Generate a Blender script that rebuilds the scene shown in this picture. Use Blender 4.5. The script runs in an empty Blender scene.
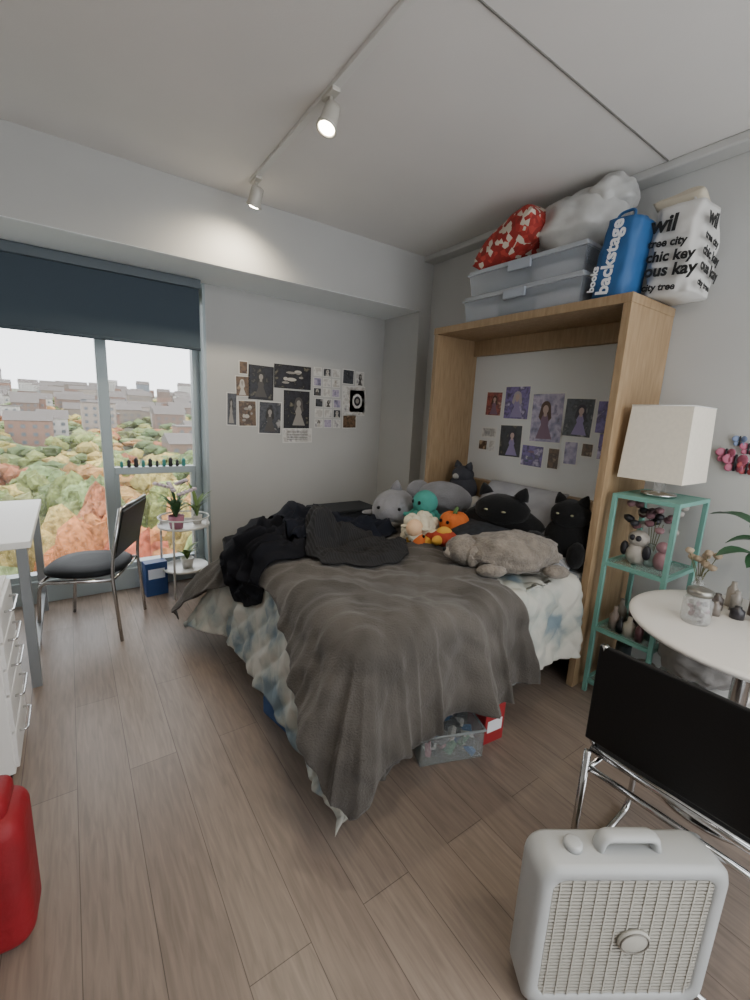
import bpy,bmesh,math,random
import numpy as np
from mathutils import Vector,Matrix,Euler,noise
from mathutils.bvhtree import BVHTree
random.seed(7); rng=np.random.RandomState(7)
CEIL=2.845; XB=2.75; YW=3.67; YB=3.15; ZB=2.40; XL=-1.45; Y0=-1.2
# ------------------------------------------------------------ materials
def lin(h):
    if isinstance(h,str):
        h=h.lstrip('#'); c=[int(h[i:i+2],16)/255 for i in (0,2,4)]
    else: c=h
    return tuple((x/12.92 if x<=.04045 else ((x+.055)/1.055)**2.4) for x in c)+(1,)
MC={}
def M(name,col,rough=.6,metal=0,n=0,ns=8,bump=0,bs=60,alpha=1,trans=0,emit=0,sheen=0,coat=0,spec=.5,col2=None,ecol=None):
    if name in MC: return MC[name]
    m=bpy.data.materials.new(name); m.use_nodes=True; nt=m.node_tree; p=nt.nodes['Principled BSDF']
    c=lin(col); p.inputs['Base Color'].default_value=c
    p.inputs['Roughness'].default_value=rough; p.inputs['Metallic'].default_value=metal
    p.inputs['Alpha'].default_value=alpha; p.inputs['Transmission Weight'].default_value=trans
    p.inputs['Sheen Weight'].default_value=sheen; p.inputs['Coat Weight'].default_value=coat
    p.inputs['Specular IOR Level'].default_value=spec
    if emit: p.inputs['Emission Strength'].default_value=emit; p.inputs['Emission Color'].default_value=lin(ecol) if ecol else c
    tc=nt.nodes.new('ShaderNodeTexCoord')
    if n or col2:
        t=nt.nodes.new('ShaderNodeTexNoise'); t.inputs['Scale'].default_value=ns; t.inputs['Detail'].default_value=4
        nt.links.new(tc.outputs['Object'],t.inputs['Vector'])
        r=nt.nodes.new('ShaderNodeValToRGB'); r.color_ramp.elements[0].position=.35; r.color_ramp.elements[1].position=.65
        if col2: a,b=c,lin(col2)
        else:
            a=tuple(x*(1-n) for x in c[:3])+(1,); b=tuple(min(1,x*(1+n)) for x in c[:3])+(1,)
        r.color_ramp.elements[0].color=a; r.color_ramp.elements[1].color=b
        nt.links.new(t.outputs['Fac'],r.inputs['Fac']); nt.links.new(r.outputs['Color'],p.inputs['Base Color'])
    if bump:
        t2=nt.nodes.new('ShaderNodeTexNoise'); t2.inputs['Scale'].default_value=bs; t2.inputs['Detail'].default_value=3
        nt.links.new(tc.outputs['Object'],t2.inputs['Vector'])
        b=nt.nodes.new('ShaderNodeBump'); b.inputs['Strength'].default_value=bump; b.inputs['Distance'].default_value=.01
        nt.links.new(t2.outputs['Fac'],b.inputs['Height']); nt.links.new(b.outputs['Normal'],p.inputs['Normal'])
    MC[name]=m; return m
def ramp_mat(name,cols,scale=5,det=3,kind='noise',rough=.5,seed=0,bump=0,rot=(0,0,0),sc=(1,1,1)):
    if name in MC: return MC[name]
    m=bpy.data.materials.new(name); m.use_nodes=True; nt=m.node_tree; p=nt.nodes['Principled BSDF']
    p.inputs['Roughness'].default_value=rough
    tc=nt.nodes.new('ShaderNodeTexCoord'); mp=nt.nodes.new('ShaderNodeMapping'); mp.inputs['Location'].default_value=(seed,seed*1.7,seed*.3)
    mp.inputs['Rotation'].default_value=rot; mp.inputs['Scale'].default_value=sc
    nt.links.new(tc.outputs['Object'],mp.inputs['Vector'])
    if kind=='noise':
        t=nt.nodes.new('ShaderNodeTexNoise'); t.inputs['Scale'].default_value=scale; t.inputs['Detail'].default_value=det; o=t.outputs['Fac']
    elif kind=='vor':
        t=nt.nodes.new('ShaderNodeTexVoronoi'); t.inputs['Scale'].default_value=scale
        sp=nt.nodes.new('ShaderNodeSeparateColor'); nt.links.new(t.outputs['Color'],sp.inputs['Color']); o=sp.outputs['Red']
    elif kind=='wave':
        t=nt.nodes.new('ShaderNodeTexWave'); t.inputs['Scale'].default_value=scale; t.inputs['Distortion'].default_value=det; o=t.outputs['Fac']
    nt.links.new(mp.outputs['Vector'],t.inputs['Vector'])
    r=nt.nodes.new('ShaderNodeValToRGB'); el=r.color_ramp.elements
    while len(el)<len(cols): el.new(.5)
    k=len(cols)
    for i,c in enumerate(cols):
        if kind=='vor': el[i].position=i/k
        else: el[i].position=.3+.4*i/(k-1)
        el[i].color=lin(c)
    if kind=='vor': r.color_ramp.interpolation='CONSTANT'
    nt.links.new(o,r.inputs['Fac']); nt.links.new(r.outputs['Color'],p.inputs['Base Color'])
    MC[name]=m; return m
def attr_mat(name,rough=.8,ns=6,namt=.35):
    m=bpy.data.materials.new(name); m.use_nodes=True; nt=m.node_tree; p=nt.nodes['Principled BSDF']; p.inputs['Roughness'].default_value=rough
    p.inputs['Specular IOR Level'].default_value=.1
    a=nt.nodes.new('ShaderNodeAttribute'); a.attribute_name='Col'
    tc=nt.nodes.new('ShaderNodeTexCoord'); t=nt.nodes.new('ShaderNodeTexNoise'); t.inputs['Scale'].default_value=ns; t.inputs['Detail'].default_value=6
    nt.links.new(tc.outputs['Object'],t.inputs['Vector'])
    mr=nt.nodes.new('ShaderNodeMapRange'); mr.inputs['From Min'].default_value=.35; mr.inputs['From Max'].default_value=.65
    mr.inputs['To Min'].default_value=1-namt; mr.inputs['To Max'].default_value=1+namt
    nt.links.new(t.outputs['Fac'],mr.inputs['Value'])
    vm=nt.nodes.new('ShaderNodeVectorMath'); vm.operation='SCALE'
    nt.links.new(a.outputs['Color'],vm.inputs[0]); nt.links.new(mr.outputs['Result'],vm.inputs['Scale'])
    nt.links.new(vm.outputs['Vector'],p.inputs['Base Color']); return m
# ------------------------------------------------------------ mesh builder
def TR(loc=(0,0,0),rot=(0,0,0),sc=(1,1,1)):
    return Matrix.Translation(loc)@Euler(rot).to_matrix().to_4x4()@Matrix.Diagonal((*sc,1))
class B:
    def __init__(s): s.v=[];s.f=[];s.m=[];s.sm=[];s.mats=[]
    def add(s,V,F,mat,smooth=False,T=None):
        if mat not in s.mats: s.mats.append(mat)
        mi=s.mats.index(mat); o=len(s.v)
        if T is not None: V=[T@Vector(v) for v in V]
        s.v+=[tuple(v) for v in V]
        for f in F: s.f.append([i+o for i in f]); s.m.append(mi); s.sm.append(smooth)
    def bm(s,bm,mat,smooth=False,T=None):
        bm.verts.index_update()
        s.add([v.co.copy() for v in bm.verts],[[v.index for v in f.verts] for f in bm.faces],mat,smooth,T); bm.free()
    def box(s,x0,x1,y0,y1,z0,z1,mat,bev=0,T=None,seg=2):
        b=bmesh.new(); bmesh.ops.create_cube(b,size=1)
        for v in b.verts: v.co=Vector(((x0+x1)/2+v.co.x*(x1-x0),(y0+y1)/2+v.co.y*(y1-y0),(z0+z1)/2+v.co.z*(z1-z0)))
        if bev: bmesh.ops.bevel(b,geom=b.edges[:],offset=bev,segments=seg,affect='EDGES',profile=.5)
        s.bm(b,mat,bev>0.012,T)
    def tube(s,pts,r,mat,n=8,closed=False,T=None,sm=True):
        pts=[Vector(p) for p in pts]; k=len(pts); rs=r if hasattr(r,'__len__') else [r]*k
        V=[];up=None
        for i,p in enumerate(pts):
            if closed: d=pts[(i+1)%k]-pts[i-1]
            else: d=pts[min(i+1,k-1)]-pts[max(i-1,0)]
            d.normalize()
            if up is None: up=d.orthogonal().normalized()
            else:
                up=(up-d*up.dot(d)); up=up.normalized() if up.length>1e-6 else d.orthogonal().normalized()
            w=d.cross(up)
            for j in range(n):
                a=2*math.pi*j/n; V.append(p+(up*math.cos(a)+w*math.sin(a))*rs[i])
        F=[]
        for i in range(k if closed else k-1):
            a=i*n;b=((i+1)%k)*n
            for j in range(n): F.append([a+j,a+(j+1)%n,b+(j+1)%n,b+j])
        if not closed: F.append(list(range(n))[::-1]); F.append([ (k-1)*n+j for j in range(n)])
        s.add(V,F,mat,sm,T)
    def lathe(s,prof,mat,n=28,T=None,cap=True,sm=True):
        V=[];F=[]
        for r,z in prof:
            for j in range(n):
                a=2*math.pi*j/n; V.append((r*math.cos(a),r*math.sin(a),z))
        for i in range(len(prof)-1):
            for j in range(n): F.append([i*n+j,i*n+(j+1)%n,(i+1)*n+(j+1)%n,(i+1)*n+j])
        if cap: F.append(list(range(n))[::-1]); F.append([(len(prof)-1)*n+j for j in range(n)])
        s.add(V,F,mat,sm,T)
    def blob(s,c,rad,mat,sub=3,na=0,nsc=3,rot=(0,0,0),seed=0,T=None,pw=1):
        b=bmesh.new(); bmesh.ops.create_icosphere(b,subdivisions=sub,radius=1)
        for v in b.verts:
            d=v.co.copy()
            if pw!=1: d=Vector([math.copysign(abs(x)**pw,x) for x in d])
            k=1+na*noise.noise(d*nsc+Vector((seed,seed,seed))); v.co=Vector((d.x*rad[0]*k,d.y*rad[1]*k,d.z*rad[2]*k))
        T2=Matrix.Translation(c)@Euler(rot).to_matrix().to_4x4()
        s.bm(b,mat,True,T2 if T is None else T@T2)
    def pillow(s,c,size,mat,rot=(0,0,0),n=22,seed=0,na=.012,T=None):
        lx,ly,t=size; V=[];F=[]
        for sg in (1,-1):
            for i in range(n+1):
                for j in range(n+1):
                    u=-1+2*i/n;w=-1+2*j/n
                    h=((1-u**4)*(1-w**4))**.55
                    x=u*lx/2*(1-.07*(1-abs(w))*abs(u)**3);y=w*ly/2*(1-.07*(1-abs(u))*abs(w)**3)
                    V.append((x,y,sg*t/2*h+na*noise.noise(Vector((x*9+seed,y*9,sg*2)))*h))
        for q in (0,1):
            o=q*(n+1)**2
            for i in range(n):
                for j in range(n):
                    f=[o+i*(n+1)+j,o+(i+1)*(n+1)+j,o+(i+1)*(n+1)+j+1,o+i*(n+1)+j+1]
                    F.append(f if q==0 else f[::-1])
        T2=TR(c,rot); s.add(V,F,mat,True,T2 if T is None else T@T2)
    def leaf(s,base,tip,wd,mat,bend=.3,n=6):
        base=Vector(base);tip=Vector(tip);d=tip-base; side=d.cross(Vector((0,0,1)))
        side=side.normalized() if side.length>1e-4 else Vector((1,0,0)); up=side.cross(d).normalized(); L=d.length
        V=[];F=[]
        for i in range(n+1):
            t=i/n; w=wd*math.sin(math.pi*min(1,t*.93+.07))**.8; p=base+d*t+up*bend*L*math.sin(math.pi*t)*.5
            V+= [p-side*w/2+up*w*.15,p,p+side*w/2+up*w*.15]
        for i in range(n):
            a=i*3; F+=[[a,a+1,a+4,a+3],[a+1,a+2,a+5,a+4]]
        s.add(V,F,mat,True)
    def text(s,txt,size,mat,T,ext=.0008,bold=0):
        c=bpy.data.curves.new('t','FONT'); c.body=txt; c.size=size; c.extrude=ext; c.offset=bold; c.resolution_u=3
        o=bpy.data.objects.new('t',c); bpy.context.scene.collection.objects.link(o)
        bpy.context.view_layer.update()
        me=bpy.data.meshes.new_from_object(o.evaluated_get(bpy.context.evaluated_depsgraph_get()))
        s.add([v.co.copy() for v in me.vertices],[list(p.vertices) for p in me.polygons],mat,False,T)
        bpy.data.objects.remove(o); bpy.data.meshes.remove(me)
    def fin(s,name,loc=(0,0,0),rz=0,rot=None,mods=None):
        me=bpy.data.meshes.new(name); me.from_pydata(s.v,[],s.f); 
        for m in s.mats: me.materials.append(m)
        me.polygons.foreach_set('material_index',s.m); me.polygons.foreach_set('use_smooth',s.sm); me.update()
        o=bpy.data.objects.new(name,me); bpy.context.scene.collection.objects.link(o)
        o.location=loc; o.rotation_euler=rot if rot else (0,0,rz); return o
def fillet(pts,r,n=5):
    pts=[Vector(p) for p in pts]; out=[pts[0]]
    for i in range(1,len(pts)-1):
        a,b,c=pts[i-1],pts[i],pts[i+1]; d1=(a-b);d2=(c-b); q=min(r,d1.length*.49,d2.length*.49)
        p=b+d1.normalized()*q; e=b+d2.normalized()*q
        for k in range(n+1):
            t=k/n; out.append(p*(1-t)**2+b*2*t*(1-t)+e*t*t)
    out.append(pts[-1]); return out

# ------------------------------------------------------------ common mats
wall=M('wall_paint','#b7b7b5',.85,n=.02,ns=2,bump=.05,bs=200)
ceilm=M('ceiling_paint','#d9d6d3',.9,n=.02,ns=2,bump=.05,bs=150)
white=M('white_paint','#e6e5e2',.45)
chrome=M('chrome','#c8c8c8',.15,1); blackl=M('black_leather','#0b0b0c',.4,bump=.15,bs=200,spec=.3)
alu=M('aluminium_frame','#9aa5a8',.4,.2); darkmetal=M('dark_metal','#1a1a1c',.4,.6)
oak=ramp_mat('oak_veneer',['#8a7255','#967d5e','#a0886a'],14,4,'noise',.5,sc=(4,4,.5))
# ------------------------------------------------------------ room
def slab(name,x0,x1,y0,y1,z0,z1,mat):
    b=B(); b.box(x0,x1,y0,y1,z0,z1,mat); return b.fin(name)
fm=bpy.data.materials.new('wood_plank_floor'); fm.use_nodes=True; nt=fm.node_tree; p=nt.nodes['Principled BSDF']
tc=nt.nodes.new('ShaderNodeTexCoord'); mp=nt.nodes.new('ShaderNodeMapping'); mp.inputs['Rotation'].default_value=(0,0,math.radians(90)); mp.inputs['Location'].default_value=(.3,.08,0)
nt.links.new(tc.outputs['Object'],mp.inputs['Vector'])
br=nt.nodes.new('ShaderNodeTexBrick'); br.inputs['Scale'].default_value=1; br.inputs['Brick Width'].default_value=1.5; br.inputs['Row Height'].default_value=.18
br.inputs['Mortar Size'].default_value=.0013; br.inputs['Mortar Smooth'].default_value=.2; br.offset=.37; br.inputs['Color1'].default_value=lin('#7d6f65'); br.inputs['Color2'].default_value=lin('#8a7c71'); br.inputs['Mortar'].default_value=lin('#564b44')
nt.links.new(mp.outputs['Vector'],br.inputs['Vector'])
mp2=nt.nodes.new('ShaderNodeMapping'); mp2.inputs['Scale'].default_value=(16,1.4,1); nt.links.new(tc.outputs['Object'],mp2.inputs['Vector'])
no=nt.nodes.new('ShaderNodeTexNoise'); no.inputs['Scale'].default_value=4; no.inputs['Detail'].default_value=7; no.inputs['Distortion'].default_value=.7; nt.links.new(mp2.outputs['Vector'],no.inputs['Vector'])
mr=nt.nodes.new('ShaderNodeMapRange'); mr.inputs['From Min'].default_value=.3; mr.inputs['From Max'].default_value=.7; mr.inputs['To Min'].default_value=.8; mr.inputs['To Max'].default_value=1.16
nt.links.new(no.outputs['Fac'],mr.inputs['Value']); vm=nt.nodes.new('ShaderNodeVectorMath'); vm.operation='SCALE'
nt.links.new(br.outputs['Color'],vm.inputs[0]); nt.links.new(mr.outputs['Result'],vm.inputs['Scale']); nt.links.new(vm.outputs['Vector'],p.inputs['Base Color'])
p.inputs['Roughness'].default_value=.36
bp=nt.nodes.new('ShaderNodeBump'); bp.inputs['Strength'].default_value=.15; bp.inputs['Distance'].default_value=.002
nt.links.new(br.outputs['Fac'],bp.inputs['Height']); bp.invert=True; nt.links.new(bp.outputs['Normal'],p.inputs['Normal'])
slab('floor',XL,XB,Y0,3.95,-.1,0,fm)
slab('ceiling',XL,XB,Y0,YB,CEIL,CEIL+.1,ceilm)
slab('wall_right',XB,XB+.12,Y0,4.1,0,CEIL+.1,wall)
slab('wall_back',.92,XB,YW,4.1,0,ZB,wall)
slab('ceiling_beam',XL,XB,YB,4.1,ZB,CEIL+.1,wall)
b=B(); b.box(XL,XB,YB+.002,4.0,ZB-.004,ZB,M('soffit_window_glow','#e4e8e9',.8)); b.fin('soffit_glow_slab')  # pale slab added under the beam, window light painted into its colour
slab('wall_column',2.62,XB,YB,YW,0,ZB,wall)
slab('wall_left',XL-.12,XL,Y0,4.1,0,CEIL+.1,wall)
slab('rear_light_block',XL,.35,Y0-.12,Y0,0,CEIL+.1,wall)  # unseen half wall, added to cut light from the open rear
b=B(); b.box(2.63,XB,Y0,YB,CEIL-.045,CEIL,wall,.01); b.fin('trim_1')
b=B(); b.box(.2,2.63,1.246,1.252,CEIL-.005,CEIL,M('seam','#6f6d68',.7)); b.fin('trim_2')
b=B(); b.box(.92,2.62,YW-.012,YW,0,.09,white,.003); b.fin('baseboard_back')
b=B(); b.box(XB-.012,XB,Y0,1.12,0,.09,white,.003); b.fin('baseboard_right')
# window
b=B(); y0,y1=3.84,3.93
b.box(XL,.92,y0-.03,y1+.04,0,.17,alu,.004); b.box(XL,.92,y0,y1,2.30,ZB-.005,alu)
for x0,x1 in ((XL,XL+.05),(-.62,-.56),(.19,.26),(.85,.92)): b.box(x0,x1,y0,y1,.17,2.30,alu,.004)
b.box(.26,.85,y0+.01,y1,.93,.985,alu,.004)
b.box(.26,.29,y0+.02,y1,.17,.93,alu); b.box(.82,.85,y0+.02,y1,.17,.93,alu)
b.box(XL,.85,y0,y1,.17,.21,alu)
b.box(.90,.92,YW,y0,0,ZB-.005,alu)
gl=M('window_glass','#ffffff',.02,alpha=.05)
b.box(XL,.19,3.885,3.89,.2,2.3,gl); b.box(.26,.85,3.885,3.89,.2,2.3,gl)
b.fin('window_1')
b=B(); bl=M('blind_fabric','#424e58',.9,bump=.1,bs=300)
b.box(XL+.02,.86,3.60,3.604,1.91,2.37,bl); b.tube([(XL+.02,3.602,1.905),(.86,3.602,1.905)],.012,bl); b.box(XL+.02,.87,3.57,3.66,2.33,2.392,M('blind_cassette','#59636a',.5),.005)
b.fin('roller_blind')
b=B()
for i in range(10):
    x=.31+i*.05; c=M('figurine_dark','#26242a',.5) if i%3 else M('figurine_teal','#3f8a86',.5)
    s=.8+.5*((i*7)%5)/5
    b.lathe([(.010*s,0),(.016*s,.012),(.011*s,.03*s),(.015*s,.045*s),(.006,.062*s)],c,10,T=TR((x,3.86,.985)))
b.fin('window_ledge_figurines')
# ------------------------------------------------------------ outside
def terr(y): 
    t=min(1,max(0,(y-90)/900)); return -20+32*t
b=B(); V=[];F=[]; ys=list(range(8,1300,20))
for y in ys:
    for x in (-1500,-200,0,200,900): V.append((x,y,terr(y)))
for i in range(len(ys)-1):
    for j in range(4): F.append([i*5+j,i*5+j+1,(i+1)*5+j+1,(i+1)*5+j])
b.add(V,F,M('park_ground','#6c705a',.95,n=.4,ns=.05)); b.fin('ground_terrain')
def ico(sub):
    q=bmesh.new(); bmesh.ops.create_icosphere(q,subdivisions=sub,radius=1); q.verts.index_update()
    v=np.array([x.co[:] for x in q.verts]); f=np.array([[w.index for w in x.verts] for x in q.faces]); q.free(); return v,f
IV={k:ico(k) for k in (1,2,3)}
cols=['#75804f','#868a55','#a3955a','#9a774c','#8f5f45','#66744d','#738055','#a0915a','#737a52','#5d6c49','#6d784f','#657250']
VV=[];FF=[];CC=[];off=0
def clump(c,r,h,sub,cl,jit):
    global off
    v,f=IV[sub]; s=rng.rand()*50
    k=1+.22*np.sin(v[:,0]*5+s)*np.sin(v[:,1]*6+s*2)*np.cos(v[:,2]*5+s)+rng.randn(len(v))*jit
    P=v*k[:,None]*np.array([r,r,h])+np.array(c); VV.append(P);FF.append(f+off);off+=len(v)
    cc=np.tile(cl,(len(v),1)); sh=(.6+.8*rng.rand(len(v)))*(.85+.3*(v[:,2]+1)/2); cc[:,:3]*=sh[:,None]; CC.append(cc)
def tree(x,y,r,h,col):
    n,sub,jit=(26,2,.14) if y<55 else ((14,2,.13) if y<110 else ((6,1,.12) if y<260 else (3,1,.1)))
    base=np.array(lin(col)); zc=terr(y)+h*.8
    for q in range(n):
        d=rng.randn(3); d/=np.linalg.norm(d)+1e-6; d[2]=abs(d[2])*.9 if rng.rand()<.7 else d[2]
        rr_=.62*(rng.rand()**.4); cl=base.copy(); cl[:3]*=.8+.4*rng.rand(); cl[0]*=.92+.2*rng.rand()
        s=(.34+.16*rng.rand()) if n>8 else .55
        clump((x+d[0]*r*rr_,y+d[1]*r*rr_,zc+d[2]*h*rr_),r*s,h*s*.8,sub,cl,jit)
pts=[]
for i in range(3400):
    y=22+ (rng.rand()**1.25)*600; x=(rng.rand()*1.7-1.05)*y
    if any((x-a)**2+(y-c)**2<(2.2+y*.014)**2 for a,c in pts): continue
    pts.append((x,y)); r=2.2+rng.rand()*1.9+y*.008; h=(3.0+rng.rand()*3.2+(2.4 if y<60 else 0))*(1 if y<120 else .7)
    c=random.choice(cols)
    if y<45: c=random.choice(['#96543f','#a06a44','#75804f','#8a8050','#a3955a','#99604a','#66744d'])
    tree(x,y,r,h,c)
V=np.vstack(VV);Fa=np.vstack(FF);C=np.vstack(CC)
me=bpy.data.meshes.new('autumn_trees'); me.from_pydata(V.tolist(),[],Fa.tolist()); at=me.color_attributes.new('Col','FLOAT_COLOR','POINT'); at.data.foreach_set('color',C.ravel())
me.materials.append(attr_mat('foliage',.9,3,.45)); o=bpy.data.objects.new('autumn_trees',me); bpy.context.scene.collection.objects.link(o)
b=B(); bc=[M('bldg_%d'%i,c,.9) for i,c in enumerate(['#a9a69f','#81766b','#978d83','#7c675c','#b4b1ac','#777c81','#8a6c5e'])]; rf=M('roof','#69635f',.9); wd=M('bldg_windows','#5b6268',.5)
for i in range(520):
    y=130+rng.rand()**.8*800; x=(rng.rand()*1.8-1.15)*y; w=6+rng.rand()*7+(y*.012); d=8+rng.rand()*8; h=6+rng.rand()*4+(rng.rand()<.07)*(3+y*.012)+y*.006; z=terr(y)-1
    m=bc[rng.randint(7)]; b.box(x,x+w,y,y+d,z,z+h,m)
    if rng.rand()<.7:
        rh=2.6+y*.003; b.add([(x-.4,y-.4,z+h),(x+w+.4,y-.4,z+h),(x+w+.4,y+d,z+h),(x-.4,y+d,z+h),(x-.4,y+d/2,z+h+rh),(x+w+.4,y+d/2,z+h+rh)],[[0,1,5,4],[2,3,4,5],[0,4,3],[1,2,5]],rf)
    else: b.box(x-.2,x+w+.2,y-.2,y+d+.2,z+h,z+h+.5,rf)
    for k in range(int(h//3)):
        nn=max(2,int(w//3))
        for q in range(nn): b.box(x+w*(q+.3)/nn,x+w*(q+.7)/nn,y-.1,y,z+1.8+k*2.8,z+3.1+k*2.8,wd)
b.fin('distant_buildings')
# ------------------------------------------------------------ track light
b=B(); tm=M('track_white','#d6d5d1',.5); b.box(1.003,1.037,-.9,2.9,CEIL-.02,CEIL,tm,.003)
bulb=M('bulb_glow','#fff2d8',.3,emit=40)
sp=[(1.02,1.91,(math.radians(-6),math.radians(20),0)),(1.02,2.82,(math.radians(24),math.radians(8),0)),(1.02,.6,(0,math.radians(12),0)),(1.02,-.5,(0,math.radians(-10),0))]  # last two spots are unseen extras, added as interior fill
sm=M('spot_housing','#bdb9b0',.4,.1)
for x,y,r in sp:
    b.box(x-.02,x+.02,y-.05,y+.05,CEIL-.035,CEIL-.018,sm,.003); b.tube([(x,y,CEIL-.03),(x,y,CEIL-.075)],.009,sm)
    T=TR((x,y,CEIL-.105),r,(1.1,1.1,.95))
    b.lathe([(.014,.05),(.032,.042),(.034,.01),(.034,-.035),(.040,-.05),(.042,-.066),(.034,-.066),(.029,-.045)],sm,24,T=T)
    b.lathe([(.029,-.050),(.031,-.062),(.020,-.070),(.001,-.073)],bulb,20,T=T)
b.fin('track_light')
for i,(x,y,r) in enumerate(sp):
    l=bpy.data.lights.new('track_and_fill_spot','SPOT'); l.energy=(30,40,30,30)[i]; l.color=(1,.86,.64); l.spot_size=math.radians(150); l.spot_blend=1; l.shadow_soft_size=.03
    o=bpy.data.objects.new('track_and_fill_spot',l); bpy.context.scene.collection.objects.link(o); o.matrix_world=TR((x,y,CEIL-.105),r)@Matrix.Translation((0,0,-.085))
b=B(); b.lathe([(.06,0),(.06,-.03),(.02,-.04),(.02,-.10)],sm,24,T=TR((.2,-.7,CEIL)),cap=False); b.blob((.2,-.7,CEIL-.21),(.12,.12,.12),M('fill_globe_glow','#fdfaf6',.3,emit=20),3); b.fin('added_fill_globe')  # unseen glowing globe, added to brighten ceiling and room
# ------------------------------------------------------------ murphy cabinet
b=B(); CX=2.27; ZT=2.13; XE=XB-.006
b.box(CX,XE,1.14,1.18,0,ZT-.045,oak,.002); b.box(CX,XE,2.50,2.54,0,ZT-.045,oak,.002); b.box(CX-.005,XE,1.138,2.542,ZT-.045,ZT,oak,.002)
b.box(2.66,2.70,1.18,2.50,1.97,ZT-.045,oak,.002)
b.box(2.70,2.74,1.18,2.50,.5,ZT-.045,M('cabinet_backboard','#cdcecd',.6))
b.box(2.63,2.70,1.18,2.50,.50,1.02,oak,.004)
b.fin('murphy_bed_cabinet')
b=B(); dk=M('bed_frame_dark','#1b1c20',.7)
b.box(.84,2.62,1.20,2.48,.32,.44,dk,.01); b.box(.84,2.62,1.20,2.48,.44,.628,M('mattress_fabric','#b5b3ad',.9,bump=.2),.04,seg=4)
for x in (.95,1.75):
    for y in (1.28,2.40): b.box(x-.025,x+.025,y-.025,y+.025,0,.33,dk)
b.box(.84,2.62,1.30,2.38,.24,.32,dk)
b.fin('murphy_bed')
# ------------------------------------------------------------ draped textiles
def gridfaces(nu,nv): return [[i*nv+j,(i+1)*nv+j,(i+1)*nv+j+1,i*nv+j+1] for i in range(nu-1) for j in range(nv-1)]
RR=.06; EX=.81+RR; EY0=1.17+RR; EY1=2.51-RR
def drape(a,b_,zt,zf=.012):
    cx=max(a,EX); cy=min(max(b_,EY0),EY1); ex=a-cx; ey=b_-cy; L=math.hypot(ex,ey)
    if L<1e-6: return Vector((a,b_,zt)),Vector((0,0,1)),0,Vector((a,b_,0)),Vector((0,0,0))
    d=Vector((ex/L,ey/L,0)); s=.08+.15*abs(d.x)**1.5+(.12*d.y+.75*d.y*abs(d.x) if ey>0 else 0)+(.08*abs(d.x*d.y) if ey<0 else 0); pm_=math.pi/2-s; Lm=RR*pm_
    if L<Lm:
        ph=L/RR; o=RR*math.sin(ph); z=zt-RR*(1-math.cos(ph)); n=d*math.sin(ph)+Vector((0,0,math.cos(ph)))
    else:
        o=RR*math.sin(pm_)+(L-Lm)*math.sin(s); z=zt-RR*(1-math.cos(pm_))-(L-Lm)*math.cos(s); n=d*math.cos(s)+Vector((0,0,math.sin(s)))
        if z<zf+.10:
            k=min(1,(zf+.10-z)/.12); n=(n*(1-k)+Vector((0,0,1))*k).normalized()
        if z<zf: o+=(zf-z)/math.cos(s); z=zf
    return Vector((cx,cy,0))+d*o+Vector((0,0,z)),n,L,Vector((cx,cy,0))+d*.32,d
def nz(x,y,z=0): return noise.noise(Vector((x,y,z)))
def rid(x,y,z=0): 
    v=1-abs(nz(x,y,z))*3.2; return max(v,-.3)
def blur(h,k):
    for _ in range(k):
        g=np.pad(h,1,mode='edge'); h=(g[:-2,1:-1]+g[2:,1:-1]+g[1:-1,:-2]+g[1:-1,2:]+2*g[1:-1,1:-1])/6
    return h
def dil(h,k):
    for _ in range(k):
        g=np.pad(h,1,mode='edge'); h=np.max([g[:-2,1:-1],g[2:,1:-1],g[1:-1,:-2],g[1:-1,2:],h],axis=0)
    return h
def lay(S,zt,disp,base,under=None,dl=2,bl_=8):
    nu,nv=S.shape[:2]; P=np.zeros((nu,nv,3));N=np.zeros((nu,nv,3));H=np.zeros((nu,nv));D=np.zeros((nu,nv))
    for i in range(nu):
        for j in range(nv):
            p,n,L,q,d=drape(S[i,j,0],S[i,j,1],zt); P[i,j]=p;N[i,j]=n
            if under is not None:
                h=under.ray_cast(p+n*.35,-n,.5)
                H[i,j]=(.35-h[3]) if h[0] is not None else 0
            D[i,j]=disp(S[i,j,0],S[i,j,1],L,q,d)
    if under is not None: H=blur(dil(H,dl),bl_)
    P=P+N*(H+D+base)[:,:,None]; P[:,:,2]=np.maximum(P[:,:,2],.012)
    return P
def mkbvh(*Ps):
    V=[];F=[]
    for P in Ps:
        o=len(V); V+=[tuple(p) for p in P.reshape(-1,3)]; F+=[[k+o for k in f] for f in gridfaces(P.shape[0],P.shape[1])]
    return BVHTree.FromPolygons(V,F)
def clothobj(name,P,mat,thick=.008,uv=None):
    nu,nv,_=P.shape; me=bpy.data.meshes.new(name); me.from_pydata(P.reshape(-1,3).tolist(),[],gridfaces(nu,nv)); me.materials.append(mat)
    me.polygons.foreach_set('use_smooth',[True]*len(me.polygons))
    if uv is not None:
        l=me.uv_layers.new(name='UVMap'); idx=np.zeros(len(me.loops),int); me.loops.foreach_get('vertex_index',idx); l.data.foreach_set('uv',uv.reshape(-1,2)[idx].ravel())
    o=bpy.data.objects.new(name,me); bpy.context.scene.collection.objects.link(o)
    m=o.modifiers.new('s','SOLIDIFY'); m.thickness=thick; m.offset=-1; return o
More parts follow.
